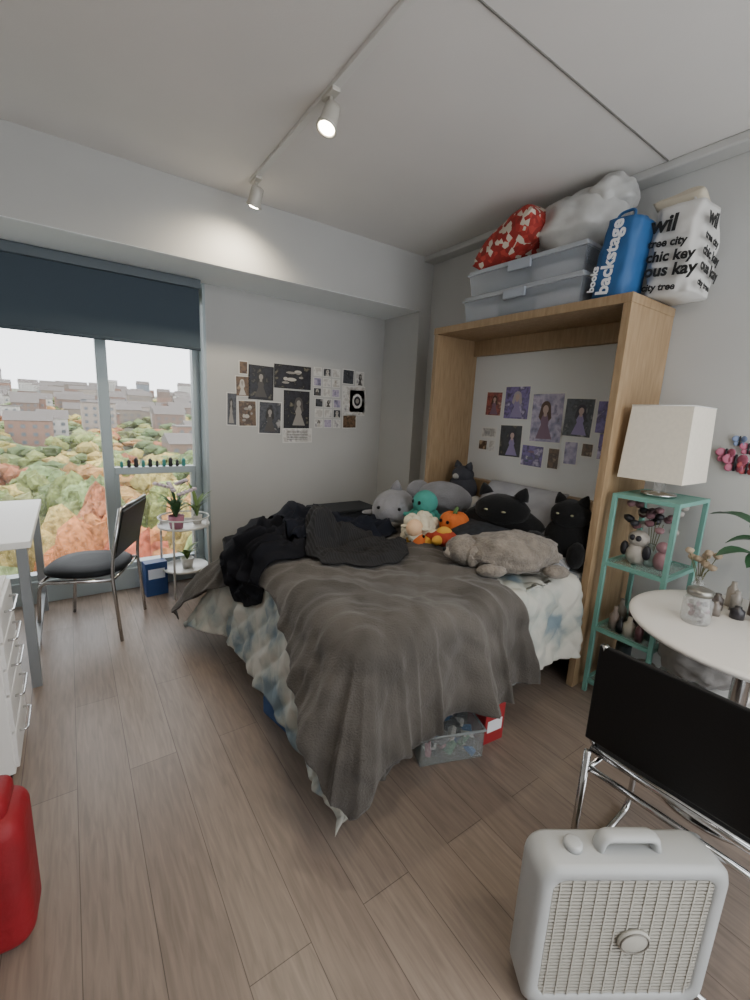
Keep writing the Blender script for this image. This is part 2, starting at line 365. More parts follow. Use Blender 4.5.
# quilt
nu,nv=200,240
a,c=np.meshgrid(np.linspace(.30,2.20,nu),np.linspace(.79,3.00,nv),indexing='ij'); S=np.stack([a,c],2)
S[:,:,0]+=np.array([[.06*nz(y*2.1,3.3)*(1 if x<1 else 0) for y in c[0]] for x in a[:,0]])
S[:,:,1]+=np.array([[.05*nz(x*2.3,8.3)*(1 if y<1.2 else 0) for y in c[0]] for x in a[:,0]])
def dq(a,b_,L,q,d):
    g=abs(math.sin((a+b_)*math.pi/.15))*abs(math.sin((a-b_)*math.pi/.15))
    h=.017*math.sqrt(g)+.014*nz(a*4,b_*4,2)+.007*rid(a*9,b_*9,5)
    if L>0: h+=min(1,L/.35)*(.030*rid(q.x*3.6,q.y*3.6,1.5)+.01)
    return h
Q=lay(S,.655,dq,.014)
qm=bpy.data.materials.new('patchwork_quilt'); qm.use_nodes=True; nt=qm.node_tree; p=nt.nodes['Principled BSDF']; p.inputs['Roughness'].default_value=.9
uvn=nt.nodes.new('ShaderNodeUVMap'); t=nt.nodes.new('ShaderNodeTexNoise'); t.inputs['Scale'].default_value=4.5; t.inputs['Detail'].default_value=5; nt.links.new(uvn.outputs['UV'],t.inputs['Vector'])
r=nt.nodes.new('ShaderNodeValToRGB'); r.color_ramp.elements[0].position=.38; r.color_ramp.elements[0].color=lin('#6f7f88'); r.color_ramp.elements[1].position=.58; r.color_ramp.elements[1].color=lin('#b9b7ae'); e=r.color_ramp.elements.new(.47); e.color=lin('#a0a59f')
nt.links.new(t.outputs['Fac'],r.inputs['Fac']); nt.links.new(r.outputs['Color'],p.inputs['Base Color'])
clothobj('quilt',Q,qm,.012,uv=S)
bq=mkbvh(Q)
def pl(pts,n):
    pts=np.array(pts,float); d=np.r_[0,np.cumsum(np.linalg.norm(np.diff(pts,axis=0),axis=1))]; t=np.linspace(0,d[-1],n*4)
    X=np.stack([np.interp(t,d,pts[:,k]) for k in (0,1)],1)
    for _ in range(n//4): X[1:-1]=(X[:-2]+X[2:]+2*X[1:-1])/4
    return X[np.linspace(0,len(X)-1,n).astype(int)]
def coons(Fo,Hd,Rt,Lf,nu,nv):
    Fo=pl(Fo,nv);Hd=pl(Hd,nv);Rt=pl(Rt,nu);Lf=pl(Lf,nu)
    u=np.linspace(0,1,nu)[:,None,None]; v=np.linspace(0,1,nv)[None,:,None]
    return (1-u)*Fo[None]+u*Hd[None]+(1-v)*Rt[:,None]+v*Lf[:,None]-((1-u)*(1-v)*Rt[0]+u*(1-v)*Rt[-1]+(1-u)*v*Lf[0]+u*v*Lf[-1])
S=coons([(.50,.80),(.43,.98),(.50,1.25),(.66,1.55),(.78,1.9),(.74,2.25),(.50,2.6),(.25,2.98)],[(1.72,.84),(1.66,1.25),(1.92,1.6),(1.98,2.1)],
        [(.50,.80),(.85,.70),(1.15,.84),(1.45,.82),(1.72,.84)],[(.25,2.98),(.9,2.95),(1.4,2.5),(1.98,2.1)],210,240)
def db(a,b_,L,q,d):
    wv=.16*nz(a*1.5,b_*1.5,4)+.05*nz(a*4,b_*4,14)
    t=(a*.75+b_*.66)+wv; s=(-a*.66+b_*.75)
    t2=(a*.30+b_*.95)+wv*1.2; s2=(-a*.95+b_*.3)
    k=max(0,min(1,.65+1.1*nz(a*2.0,b_*2.0,9)))
    h=.034*k*max(0,rid(t*5.2,s*1.1,1))+.024*(1-k*.6)*max(0,rid(t2*6.5,s2*1.0,7))+.009*max(0,rid(t*13,s*2.2,21))+.010*nz(a*3,b_*3,3)
    h=max(h,-.006)
    if L>0: h=h*max(.25,1-L/.2)+min(1,L/.40)*(.065*max(0,rid(q.x*4.4,q.y*4.4,2.5))+.024*max(0,rid(q.x*10,q.y*10,.5))+.02)
    return h
W=lay(S,.655,db,.016,bq,3,10)
clothobj('throw_blanket',W,M('grey_velour','#504c48',.9,n=.22,ns=5,bump=.5,bs=140,sheen=.2,spec=.15),.008)
bw=mkbvh(Q,W)
def pile(name,Fo,Hd,Rt,Lf,mat,hh,seed,n=90,th=.006,und=None):
    S=coons(Fo,Hd,Rt,Lf,n,n)
    ii=np.linspace(0,1,n); E=np.minimum(np.minimum(ii,1-ii)[:,None],np.minimum(ii,1-ii)[None,:])*2
    for i in range(n):
        for j in range(n):
            w=max(0,1-E[i,j]*3); S[i,j,0]+=.05*w*nz(S[i,j,0]*7,S[i,j,1]*7,seed); S[i,j,1]+=.05*w*nz(S[i,j,0]*7,S[i,j,1]*7,seed+5)
    def dd(a,b_,L,q,d):
        h=hh*(.45*rid(a*6+nz(a*3,b_*3)*1.5,b_*6,seed)+.35*rid(a*12,b_*12,seed+2)+.25*nz(a*3,b_*3,seed+3)+.35)
        h=max(h,.0)
        if L>.05: h*=.6
        return h+.05*hh*nz(a*30,b_*30)
    P=lay(S,.655,dd,.0,und or bw,3,3)
    P0=lay(S,.655,lambda *k:0,.010,und or bw,2,3); e=np.clip(E*5,0,1)[:,:,None]; P=P0*(1-e)+P*e+np.array([0,0,.006])
    clothobj(name,P,mat,th); return P
kb=M('navy_black_jersey','#15161c',.95,n=.2,ns=6,bump=.3,bs=150,spec=.2); kb2=ramp_mat('striped_knit',['#0b0b0d','#0f0f12','#242427'],22,3,'wave',.9)
P1=pile('black_hoodie',[(.66,2.02),(.56,2.2),(.58,2.36),(.72,2.56)],[(1.15,2.0),(1.3,2.3),(1.2,2.66)],[(.66,2.02),(.88,2.0),(1.15,2.0)],[(.72,2.56),(.9,2.66),(1.2,2.66)],kb,.10,3)
b2=mkbvh(Q,W,P1)
P2=pile('navy_sweater',[(1.0,2.05),(.98,2.3),(1.05,2.55)],[(1.72,2.15),(1.78,2.35),(1.68,2.6)],[(1.0,2.05),(1.4,2.05),(1.72,2.15)],[(1.05,2.55),(1.4,2.62),(1.68,2.6)],M('navy_wool','#191c26',.95,bump=.4,bs=200,spec=.2),.09,8,und=b2)
b3=mkbvh(Q,W,P1,P2)
P3=pile('striped_knit_top',[(1.00,1.84),(.98,2.02),(1.08,2.2)],[(1.42,1.70),(1.58,1.92),(1.5,2.12)],[(1.00,1.84),(1.2,1.74),(1.42,1.70)],[(1.08,2.2),(1.3,2.22),(1.5,2.12)],kb2,.045,15,70,und=b3)
# ------------------------------------------------------------ bedding & plush
pw=M('pillow_white','#bdbab5',.9,n=.06,ns=4,bump=.15,bs=40); pg=ramp_mat('pillow_stripe',['#a0a1a6','#c0c0c0','#868b94'],30,0,'wave',.9)
b=B(); b.pillow((2.40,1.56,.75),(.42,.62,.18),pg,(0,-.35,.05),seed=1); b.fin('bed_pillow')
b=B(); b.pillow((2.42,2.14,.77),(.42,.60,.18),pw,(0,-.45,-.05),seed=5); b.fin('bed_pillow')
b=B(); b.pillow((2.50,1.84,.92),(.34,.64,.14),M('pillow_gray','#9a9ba0',.9,bump=.2,n=.1),(0,-.8,0),seed=9); b.fin('bed_pillow')
b=B(); b.box(2.20,2.6,1.20,2.48,.63,.665,ramp_mat('striped_sheet',['#777c80','#b5b6b4','#9da0a0'],9,.5,'wave',.9),.015,seg=3); b.box(2.205,2.6,1.19,1.20,.50,.655,MC['striped_sheet'],.004); b.fin('fitted_sheet')
def ears(b,c,r,m,dy,h):
    for s in (-1,1): b.lathe([(r*.42,0),(r*.3,h*.5),(r*.06,h)],m,12,T=TR((c[0],c[1]+s*dy,c[2]+r*.72),(s*-.35,0,0)))
bk=M('black_plush','#0b0b0c',.95,bump=.5,bs=120,sheen=.1,spec=.2)
ew=M('plush_eye','#8f8d72',.4)
b=B(); b.blob((0,0,0),(.15,.26,.12),bk,4,.08); b.blob((-.06,-.02,.10),(.12,.17,.10),bk,3,.05); ears(b,(-.06,-.02,.11),.11,bk,.11,.07)
for s in (-1,1): b.blob((-.174,-.02+s*.055,.115),(.006,.014,.006),ew,2)
b.blob((-.1,.26,-.03),(.08,.08,.06),bk,2); b.blob((-.12,-.25,-.03),(.08,.07,.06),bk,2); b.fin('black_cat_plush',(2.19,1.70,.85),.3)
b=B(); b.blob((0,0,0),(.13,.14,.15),bk,3,.08); b.blob((-.03,0,.15),(.10,.11,.09),bk,3,.05); ears(b,(-.03,0,.15),.09,bk,.06,.06); b.blob((-.1,.08,-.06),(.06,.05,.08),bk,2); b.blob((-.1,-.08,-.06),(.06,.05,.08),bk,2)
for s in (-1,1): b.blob((-.126,s*.04,.165),(.005,.009,.006),ew,2)
b.fin('black_bear_plush',(2.35,1.33,.83),.2)
tp=M('taupe_fur','#756d64',.95,n=.25,ns=20,bump=1,bs=90,sheen=.2)
b=B(); b.blob((0,0,0),(.26,.15,.11),tp,4,.18,4); b.blob((-.24,.02,.0),(.10,.095,.08),tp,3,.1); b.blob((-.31,.02,-.015),(.045,.045,.035),M('muzzle_fur','#968c82',.95,bump=.6),3); b.blob((-.35,.02,0),(.012,.016,.012),bk,2)
for s in (-1,1): b.blob((-.22,.02+s*.09,-.01),(.035,.02,.06),tp,2); b.blob((-.14,s*.13,-.06),(.08,.04,.035),tp,2); b.blob((.2,s*.12,-.06),(.07,.05,.035),tp,2)
b.fin('taupe_dog_plush',(1.87,1.37,.81),-.55)
gy=M('grey_plush','#77777c',.95,n=.08,ns=12,bump=.5,bs=100,sheen=.2)
b=B(); b.blob((0,0,0),(.26,.15,.13),gy,4,.05); b.blob((-.02,0,-.045),(.22,.13,.09),M('pale_plush','#a3a19e',.95,bump=.4),3); b.lathe([(.05,0),(.03,.05),(.004,.09)],gy,12,T=TR((.04,0,.11),(0,.5,0)))
for s in (-1,1): b.blob((-.03,s*.15,-.04),(.05,.08,.018),gy,2,rot=(0,0,s*.5))
b.blob((.27,.06,0),(.06,.07,.018),gy,2,rot=(0,0,.7)); b.blob((.27,-.06,0),(.06,.07,.018),gy,2,rot=(0,0,-.7)); 
for s in (-1,1): b.blob((-.22,s*.07,.04),(.012,.012,.012),bk,2)
b.fin('grey_shark_plush',(1.86,2.38,.84),.75)
b=B(); b.blob((0,0,0),(.16,.22,.12),gy,4,.05); b.blob((-.04,.2,.02),(.10,.09,.09),gy,3); b.fin('grey_seal_plush',(2.21,2.25,.91),.2)
te=M('teal_plush','#3f8a80',.9,bump=.4); b=B(); b.blob((0,0,.05),(.085,.085,.085),te,3)
for i in range(8):
    q=i*math.pi/4; b.tube([(.05*math.cos(q),.05*math.sin(q),-.01),(.10*math.cos(q),.10*math.sin(q),-.045),(.14*math.cos(q+.2),.14*math.sin(q+.2),-.03)],[.03,.024,.012],te,8)
for s in (-1,1): b.blob((-.078,s*.03,.06),(.01,.012,.014),bk,2)
b.fin('teal_octopus_plush',(1.90,2.10,.88))
b=B(); orr=M('orange_plush','#c06229',.9,bump=.4)
for i in range(8):
    q=i*math.pi/4; b.blob((.045*math.cos(q),.045*math.sin(q),0),(.05,.05,.07),orr,3)
b.tube([(0,0,.05),(.005,0,.08),(.02,0,.10)],[.016,.012,.01],M('stem_green','#4c6a3a',.9))
for s in (-1,1): b.blob((-.09,s*.03,.02),(.008,.012,.012),bk,2)
b.fin('pumpkin_plush',(1.95,1.87,.84))
b=B(); lf=M('lamb_fleece','#cbc3ae',.95,bump=.6,bs=60); 
for i in range(46):
    q=rng.randn(3); q/=np.linalg.norm(q); b.blob((q[0]*.13,q[1]*.09,q[2]*.07),(.035,.035,.035),lf,2,.1)
b.blob((0,0,0),(.14,.10,.08),lf,3); b.blob((-.15,-.02,.03),(.06,.05,.055),M('lamb_face','#d9b592',.9),3)
for s in (-1,1): b.blob((-.14,-.02+s*.06,.03),(.02,.035,.012),lf,2); b.blob((-.19,-.02+s*.022,.045),(.006,.006,.008),bk,2)
for x in (-.08,.08):
    for s in (-1,1): b.blob((x,s*.07,-.06),(.03,.03,.045),lf,2)
b.fin('lamb_plush',(1.78,2.0,.80),.5)
b=B(); rp=M('red_plush','#a03a26',.9,bump=.4); yl=M('yellow_plush','#c9983c',.9,bump=.4); b.blob((0,0,0),(.08,.09,.05),rp,3,.1); b.blob((0,0,.03),(.05,.05,.04),yl,3)
for i in range(6):
    q=i*2*math.pi/6; b.blob((.075*math.cos(q),.075*math.sin(q),0),(.045,.032,.03),(rp,yl)[i%2],2,rot=(0,0,q))
b.fin('flower_plush',(1.80,1.80,.78),.3)
b=B()
for i in range(7): b.blob((.05*math.cos(i*.9),.09*(i-3)/3,.02*math.sin(i*2)),(.05,.045,.045),(orr,lf,yl)[i%3],3,.08)
for s in(-1,1): b.blob((-.055,s*.03,.03),(.008,.01,.01),bk,2)
b.fin('calico_caterpillar_plush',(1.72,1.90,.76),.4)
b=B(); dgp=M('charcoal_plush','#3a3b42',.95,bump=.5); b.blob((0,0,0),(.10,.12,.12),dgp,3,.05); b.blob((-.01,0,.11),(.08,.09,.07),dgp,3); ears(b,(-.01,0,.11),.08,dgp,.055,.05); b.blob((-.08,0,.10),(.03,.03,.025),M('pale_plush','#b9b7b4'),2); b.fin('koala_plush',(2.50,2.34,.95))
b=B(); b.pillow((0,0,0),(.32,.40,.14),M('dark_print_pillow','#111317',.9,col2='#25282f',ns=25),(.1,-.25,0),seed=3); b.fin('throw_pillow',(2.00,1.67,.79),.2)
# ------------------------------------------------------------ posters
pal=[['#15131a','#3d3948','#1c1a22','#8d8798'],['#0f0f12','#2b2a31','#17161a','#77705f'],['#3a2f52','#7a6aa2','#4d4368','#c3b8d4'],['#1d1e22','#4a4c52','#2c2d33','#9c9a98'],['#5a2b2e','#9c5a50','#6a3a3c','#cfa58e'],['#5a5668','#8b86a0','#b3a9bd','#6b647e'],['#c9c6c2','#b1ada8','#d5d3cf','#8f8c90'],['#241a14','#6f5740','#3f2f23','#b39a7c']]
pm=[ramp_mat('print_%d'%i,c,16,6,'noise',.4,seed=i*3.1) for i,c in enumerate(pal)]
paper=M('poster_paper','#d2d1cd',.6); paperk=M('poster_paper_black','#17161a',.5); inkd=M('print_ink','#1c1a22',.5)
hair=[M('print_hair_%d'%i,c,.5) for i,c in enumerate(['#2a2230','#51382c','#a59a9c','#5b4a72'])]; sk=M('print_skin','#b29a90',.5); dr=[M('print_dress_%d'%i,c,.5) for i,c in enumerate(['#5d5a6e','#8a7ea6','#7a5f72','#a7a2aa','#4a5568'])]
mono=[M('print_mono_%d'%i,c,.5) for i,c in enumerate(['#8f8a84','#4b4744','#b5b0a8','#2a2826'])]
def poster(b,fx,cy,cz,w,h,k,bord=.012,pap=None,fig=0,rot=0,flip=1,mo=False):
    pap=pap or paper
    def P(x,z,d): return fx(cy+flip*(x*math.cos(rot)-z*math.sin(rot)),cz+x*math.sin(rot)+z*math.cos(rot),d)
    def rect(w,h,d,m,ox=0,oz=0): b.add([P(ox+sx*w/2,oz+sz*h/2,d) for sx,sz in((-1,-1),(1,-1),(1,1),(-1,1))],[[0,1,2,3]],m)
    def poly(pts,d,m): b.add([P(x*w,z*h,d) for x,z in pts],[list(range(len(pts)))],m)
    def ell(ew_,eh,d,m,ox,oz): b.add([P(ox*w+ew_*w/2*math.cos(t*math.pi/12),oz*h+eh*h/2*math.sin(t*math.pi/12),d) for t in range(24)],[list(range(24))],m)
    rect(w,h,.003,pap); rect(w-2*bord,h-2*bord,.004,pm[k])
    if fig==1:
        ox=random.uniform(-.08,.08); hm=random.choice(mono[1:] if mo else hair); dm=random.choice(mono if mo else dr); skn=mono[0] if mo else sk
        poly([(ox-.16,.02),(ox-.06,.10),(ox+.06,.10),(ox+.16,.02),(ox+.10,-.12),(ox+.26,-.42),(ox-.24,-.42),(ox-.10,-.12)],.0046,dm)
        ell(.30,.27,.0050,hm,ox,.20); poly([(ox-.15,.2),(ox+.15,.2),(ox+.19,.0),(ox+.12,-.06),(ox+.06,.08),(ox-.06,.08),(ox-.13,-.05),(ox-.2,.02)],.0051,hm)
        ell(.17,.17,.0056,skn,ox,.17); poly([(ox-.05,.1),(ox+.05,.1),(ox+.04,.03),(ox-.04,.03)],.0054,skn)
    if fig==2:
        for i in range(6): rect(w*.7,h*.03,.005,inkd,0,h*.3-i*h*.11)
    if fig==3: ell(.6,.6,.005,paper,0,0); ell(.4,.4,.0055,inkd,0,0); ell(.2,.2,.006,mono[0],0,0)
    if fig==4:
        for i in range(7): t=i*.9; ell(.12+.08*(i%3),.10+.05*(i%2),.0046+i*.0001,mono[(i*2)%4] if mo else dr[i%5],.22*math.cos(t),.25*math.sin(t*1.3))
FB=lambda a,z,d:(a,YW-d,z)
data=[(111,147,9,27,3,1),(121,181,8,11,7,0),(120,166,12,17,7,1),(136,170,22,28,1,1),(165,177,35,20,1,4),(124,144,16,22,7,4),(144,141,21,28,3,1),(169,149,25,33,1,1),(170,126,29,13,6,2),(199,175,29,27,6,2),(201,147,29,28,5,2),(229,160,26,28,6,0),(222,182,13,14,3,0),(235,181,10,14,6,1),(225,140,16,13,7,0)]
b=B()
for i,(x,z,w,h,k,f) in enumerate(data):
    if i in(9,10):
        for q in range(3):
            for s in range(3): poster(b,FB,(x-w/3+q*w/3)/100,(z-h/3+s*h/3)/100,w/300-.012,h/300-.012,[6,5,6,6,3][(q+s*2+i)%5],.006,fig=1 if (q+s)%3==0 else 0,mo=True)
    else: poster(b,FB,x/100,z/100,w/100,h/100,k,.008,paperk if k in(0,1) else paper,f,rot=(i%3-1)*.02,mo=True)
poster(b,FB,2.33,1.60,.19,.23,6,.01,paper,3)
b.fin('wall_poster_collage')
FC=lambda a,z,d:(2.70-d,a,z)
data=[(228,161,17,20,4,1),(207,162,24,26,2,1),(181,152,27,36,5,1),(158,153,22,27,3,1),(141,154,12,22,2,0),(209,134,22,26,1,1),(189,125,20,17,2,4),(172,125,10,16,7,0),(160,130,11,17,5,0),(149,133,9,10,7,0),(138,136,11,18,2,1),(230,139,16,9,6,2),(235,129,10,9,7,0),(226,129,7,10,6,0)]
b=B()
for i,(x,z,w,h,k,f) in enumerate(data): poster(b,FC,min(x,242)/100,z/100,w/100*.95,h/100*.95,k,.009,paper,f,rot=(i%3-1)*.02,flip=-1)
b.fin('bed_wall_poster_collage')
b=B(); pk=M('butterfly_pink','#a85a72',.5); pb=M('butterfly_blue','#6f7fa0',.5)
for dy,dz,m,s in((0,0,pk,1.4),(.045,.035,pk,1.1),(-.04,.075,pk,.9),(.0,.11,pb,.8),(-.05,-.02,M('butterfly_red','#9a3f45',.5),1.0)):
    for sg in(-1,1):
        b.blob((0,dy+sg*.02*s,dz+.012*s),(.004,.022*s,.020*s),m,2,rot=(0,0,sg*.5)); b.blob((0,dy+sg*.015*s,dz-.018*s),(.004,.015*s,.015*s),m,2,rot=(0,0,sg*.5))
    b.tube([(0,dy,dz-.03*s),(0,dy,dz+.03*s)],.004*s,inkd,6)
b.fin('butterfly_decoration',(2.735,.74,1.34))
# ------------------------------------------------------------ cabinet-top stuff
def bin_(name,loc,rz,L,W,H,content):
    cl=M('clear_plastic','#b9c0ca',.25,alpha=.42); ld=M('clear_lid','#c3c8cf',.3,alpha=.7); b=B()
    def ring(z0,z1,i0,i1):
        V=[];F=[]
        for z,i in((z0,i0),(z1,i1)):
            V+=[(-W/2+i,-L/2+i,z),(W/2-i,-L/2+i,z),(W/2-i,L/2-i,z),(-W/2+i,L/2-i,z)]
        for j in range(4): F.append([j,(j+1)%4,4+(j+1)%4,4+j])
        b.add(V,F,cl)
    ring(0.002,H-.02,.03,.012); b.box(-W/2+.03,W/2-.03,-L/2+.03,L/2-.03,0,.004,cl)
    b.box(-W/2,W/2,-L/2,L/2,H-.03,H-.02,ld,.003); b.box(-W/2+.012,W/2-.012,-L/2+.012,L/2-.012,H-.02,H,ld,.006)
    b.box(-W/2-.012,-W/2+.004,-.08,.08,H-.07,H-.02,M('latch','#9ea5b0',.4),.004)
    for k,(y,m) in enumerate(content): b.box(-W/2+.05,W/2-.05,y[0],y[1],.006,H*.62,m,.02,seg=3)
    return b.fin(name,loc,rz)
fw=M('folded_white','#b8b8bc',.9); fbk=M('folded_gray','#7f838c',.9)
bin_('storage_bin',(2.49,1.855,2.132),0.0,.88,.42,.165,[((-.38,-.1),fw),((-.08,.15),fbk),((.18,.36),fw)])
bin_('storage_bin',(2.50,1.86,2.30),0.03,.84,.40,.16,[((-.34,-.05),fw),((0,.3),fbk)])
b=B(); b.pillow((0,0,0),(.34,.50,.24),ramp_mat('red_white_fabric',['#9c2e28','#b03d35','#8a2a24','#c9bfb0','#8f2a26'],34,2,'vor',.8),(0,0,0),seed=4,na=.03); b.fin('red_fabric_bag',(2.45,2.01,2.61),0,rot=(-.42,-.1,0))
b=B(); pb_=M('white_plastic_bag','#bcbcba',.3,n=.15,ns=6,bump=.6,bs=14)
b.blob((0,0,0),(.18,.27,.17),pb_,5,.14,2.2); b.blob((.0,-.16,.08),(.13,.14,.12),pb_,4,.16,2.5,seed=3); b.blob((0,.12,.09),(.10,.16,.09),pb_,4,.15,2.5,seed=7); b.fin('white_plastic_bag',(2.54,1.64,2.625))
def tote(name,m,loc,rz,D,W,H,txts,rx=0,cr=0):
    b=B(); n=20; V=[];F=[]
    def pt(t,z):
        k=1+.08*math.sin(math.pi*z/H)-.05*(z/H); a=t*2*math.pi; cx=math.copysign(abs(math.cos(a))**.45,math.cos(a)); sy=math.copysign(abs(math.sin(a))**.45,math.sin(a))
        w=.012*noise.noise(Vector((cx*3+loc[1]*9,sy*3,z*14)))*cr
        return (cx*(D/2+w)*k,sy*(W/2+w)*k,z)
    N=56
    for i in range(n+1):
        for j in range(N): V.append(pt(j/N,H*i/n))
    for i in range(n):
        for j in range(N): F.append([i*N+j,i*N+(j+1)%N,(i+1)*N+(j+1)%N,(i+1)*N+j])
    F.append([n*N+j for j in range(N)]); F.append(list(range(N))[::-1])
    b.add(V,F,m,True)
    for s_ in(-1,1): b.tube(fillet([(s_*D*.35,-W*.25,H-.01),(s_*D*.30,-W*.2,H+.04),(s_*D*.30,W*.2,H+.03),(s_*D*.35,W*.25,H-.01)],.04),.007,m,6)
    for (s,sz,tm,T) in txts: b.text(s,sz,tm,T,bold=.002*(sz/.06))
    return b.fin(name,loc,rot=(rx,0,rz))
bt=M('black_print','#141414',.7); wt=M('white_print','#e4e6ea',.7)
def faceT(x,y,z,rr):
    Bm=Matrix(((0,0,-1,0),(-1,0,0,0),(0,1,0,0),(0,0,0,1)))
    return Matrix.Translation((x,y,z))@Bm@Matrix.Rotation(rr,4,'Z')
def faceS(x,y,z,rr=0):
    Bm=Matrix(((1,0,0,0),(0,0,-1,0),(0,1,0,0),(0,0,0,1)))
    return Matrix.Translation((x,y,z))@Bm@Matrix.Rotation(rr,4,'Z')
tote('blue_tote_bag',M('blue_tote','#22568a',.6),(2.40,1.30,2.132),0,.20,.18,.37,[('backstage',.088,wt,faceT(-.110,-.015,.015,math.pi/2)),('books',.05,wt,faceT(-.110,.06,.03,math.pi/2))],rx=.10,cr=.6)
tw=[('wil',.10,bt),('tree city',.05,bt),('chic key',.065,bt),('ous kay',.075,bt),('city tree',.045,bt)]
tx=[]
for i,(s,sz,m) in enumerate(tw):
    tx.append((s,sz,m,faceT(-.150,.10,.29-i*.066,-.1))); tx.append((s,sz*.9,m,faceS(-.12,-.134,.29-i*.066,-.1)))
tote('white_print_tote_bag',M('white_tote','#c4c2be',.8),(2.56,1.075,2.135),0,.26,.22,.40,tx,cr=1)
b=B(); b.pillow((0,0,0),(.22,.22,.1),M('cream_fabric','#bdb4a2',.9),(0,.3,0),seed=8,na=.03); b.fin('folded_throw',(2.57,1.10,2.55))
# ------------------------------------------------------------ shelf + lamp
teal=M('teal_metal','#6c9d92',.45); x0,x1,y0_,y1_=2.31,2.66,.80,1.09
b=B()
for x in(x0,x1):
    for y in(y0_,y1_): b.box(x-.011,x+.011,y-.011,y+.011,0,1.15,teal,.002)
gls=M('shelf_glass','#8fb0a8',.1,alpha=.45)
for z in(.08,.40,.78,1.15):
    for y in(y0_,y1_): b.box(x0,x1,y-.01,y+.01,z-.02,z,teal)
    for x in(x0,x1): b.box(x-.01,x+.01,y0_,y1_,z-.02,z,teal)
    b.box(x0+.01,x1-.01,y0_+.01,y1_-.01,z-.008,z-.002,teal if z>1 else gls)
b.fin('teal_shelf_unit')
b=B(); sh=M('lamp_shade_linen','#d3cdc0',.8,n=.03,ns=60,emit=.06,ecol='#ffe9c8')
V=[];F=[]; s0,s1=.148,.135
for z,s in((1.235,s0),(1.60,s1)): V+=[(-s,-s,z),(s,-s,z),(s,s,z),(-s,s,z)]
for j in range(4): F.append([j,(j+1)%4,4+(j+1)%4,4+j])
b.add(V,F,sh); b.box(-.02,.02,-.02,.02,1.17,1.3,chrome); b.lathe([(.08,1.152),(.08,1.165),(.02,1.175),(.015,1.25)],chrome,24); b.lathe([(.02,1.3),(.035,1.36),(.03,1.4),(.005,1.43)],M('lamp_bulb','#f0ece0',.4),16)
b.tube([(-s1,-s1,1.6),(s1,-s1,1.6),(s1,s1,1.6),(-s1,s1,1.6)],.003,white,6,closed=True)
o=b.fin('table_lamp',(2.47,.955,0)); m=o.modifiers.new('s','SOLIDIFY'); m.thickness=.002
def vase(b,x,y,z,r,h,m): b.lathe([(r*.6,0),(r,h*.3),(r*.9,h*.6),(r*.4,h*.85),(r*.5,h)],m,18,T=TR((x,y,z)))
b=B(); pkf=M('figurine_pink','#8f6b70',.6); wf=M('figurine_white','#a39d96',.5)
b.blob((2.40,.98,.84),(.05,.05,.06),wf,3,.15,5); b.blob((2.40,.98,.92),(.045,.05,.045),wf,3,.1); b.blob((2.36,.965,.93),(.014,.014,.016),inkd,2); b.blob((2.36,.995,.93),(.014,.014,.016),inkd,2)
for s in(-1,1): b.blob((2.38,.98+s*.055,.86),(.02,.02,.04),inkd,2)
b.blob((2.42,.87,.83),(.035,.035,.05),pkf,3); b.blob((2.42,.87,.90),(.03,.03,.03),pkf,3)
for q in range(28): b.blob((2.36+rng.rand()*.16,.84+rng.rand()*.22,.97+rng.rand()*.14),(.022,.022,.018),[pkf,wf,M('dried_flower','#6a4a50',.9),inkd][q%4],2,.3,4)
for q in range(5): b.tube([(2.44,.93,.79),(2.40+q*.02,.88+q*.025,1.02)],.002,M('dry_stem','#6a6a48',.9),5)
vase(b,2.44,.93,.78,.035,.12,M('vase_glass','#b5c7c4',.1,alpha=.5))
b.fin('shelf_figurines')
b=B()
for i,(x,y,r,h,c) in enumerate([(2.37,1.02,.025,.13,'#7c6f68'),(2.37,.94,.03,.10,'#a9a296'),(2.42,.86,.028,.16,'#4c5c5a'),(2.52,.98,.03,.14,'#2b2a30'),(2.52,.88,.028,.12,'#8f5f66'),(2.36,.98,.02,.09,'#1c1c20'),(2.44,.95,.03,.18,'#3c3236'),(2.46,1.03,.03,.15,'#6a6660'),(2.58,.93,.03,.2,'#4b4f5a'),(2.35,.88,.02,.11,'#5b3b40')]):
    b.lathe([(r,0),(r,h*.6),(r*.4,h*.78),(r*.4,h),(r*.1,h)],M('bottle_%d'%i,c,.3),16,T=TR((x,y,.40)))
for i,(x,y,r,h,c) in enumerate([(2.40,.98,.04,.1,'#5a5458'),(2.50,.88,.05,.14,'#80746c'),(2.38,.88,.035,.12,'#2c2a2e'),(2.5,1.0,.04,.2,'#3b4446')]): b.lathe([(r,0),(r,h),(r*.9,h)],M('pot_%d'%i,c,.5),16,T=TR((x,y,.08)))
b.fin('shelf_bottles')
# ------------------------------------------------------------ round table etc
b=B(); tcx,tcy=2.10,.40
b.lathe([(.385,.715),(.41,.722),(.418,.735),(.41,.742),(.39,.744)],M('white_laminate','#d3cfc9',.35),64)
b.lathe([(.24,0),(.24,.012),(.04,.03),(.03,.05),(.03,.70),(.09,.715)],chrome,32); b.fin('round_table',(tcx,tcy,0))
b=B(); gls2=M('jar_glass','#c3c6c6',.08,alpha=.35,spec=.8)
b.lathe([(.045,0),(.05,.01),(.05,.09),(.04,.105),(.04,.115)],gls2,24); b.lathe([(.044,.115),(.044,.135),(.03,.14)],M('jar_lid','#8c8a84',.3,.8),24)
for q in range(22): b.blob((rng.uniform(-.03,.03),rng.uniform(-.03,.03),.012+rng.rand()*.08),(.011,.011,.011),[pkf,wf,M('candy_dark','#5a4a48',.6)][q%3],2)
b.fin('glass_jar',(1.99,.56,.745))
b=B(); vase(b,0,0,0,.03,.10,gls2); fl=M('pale_flower','#a3927c',.9)
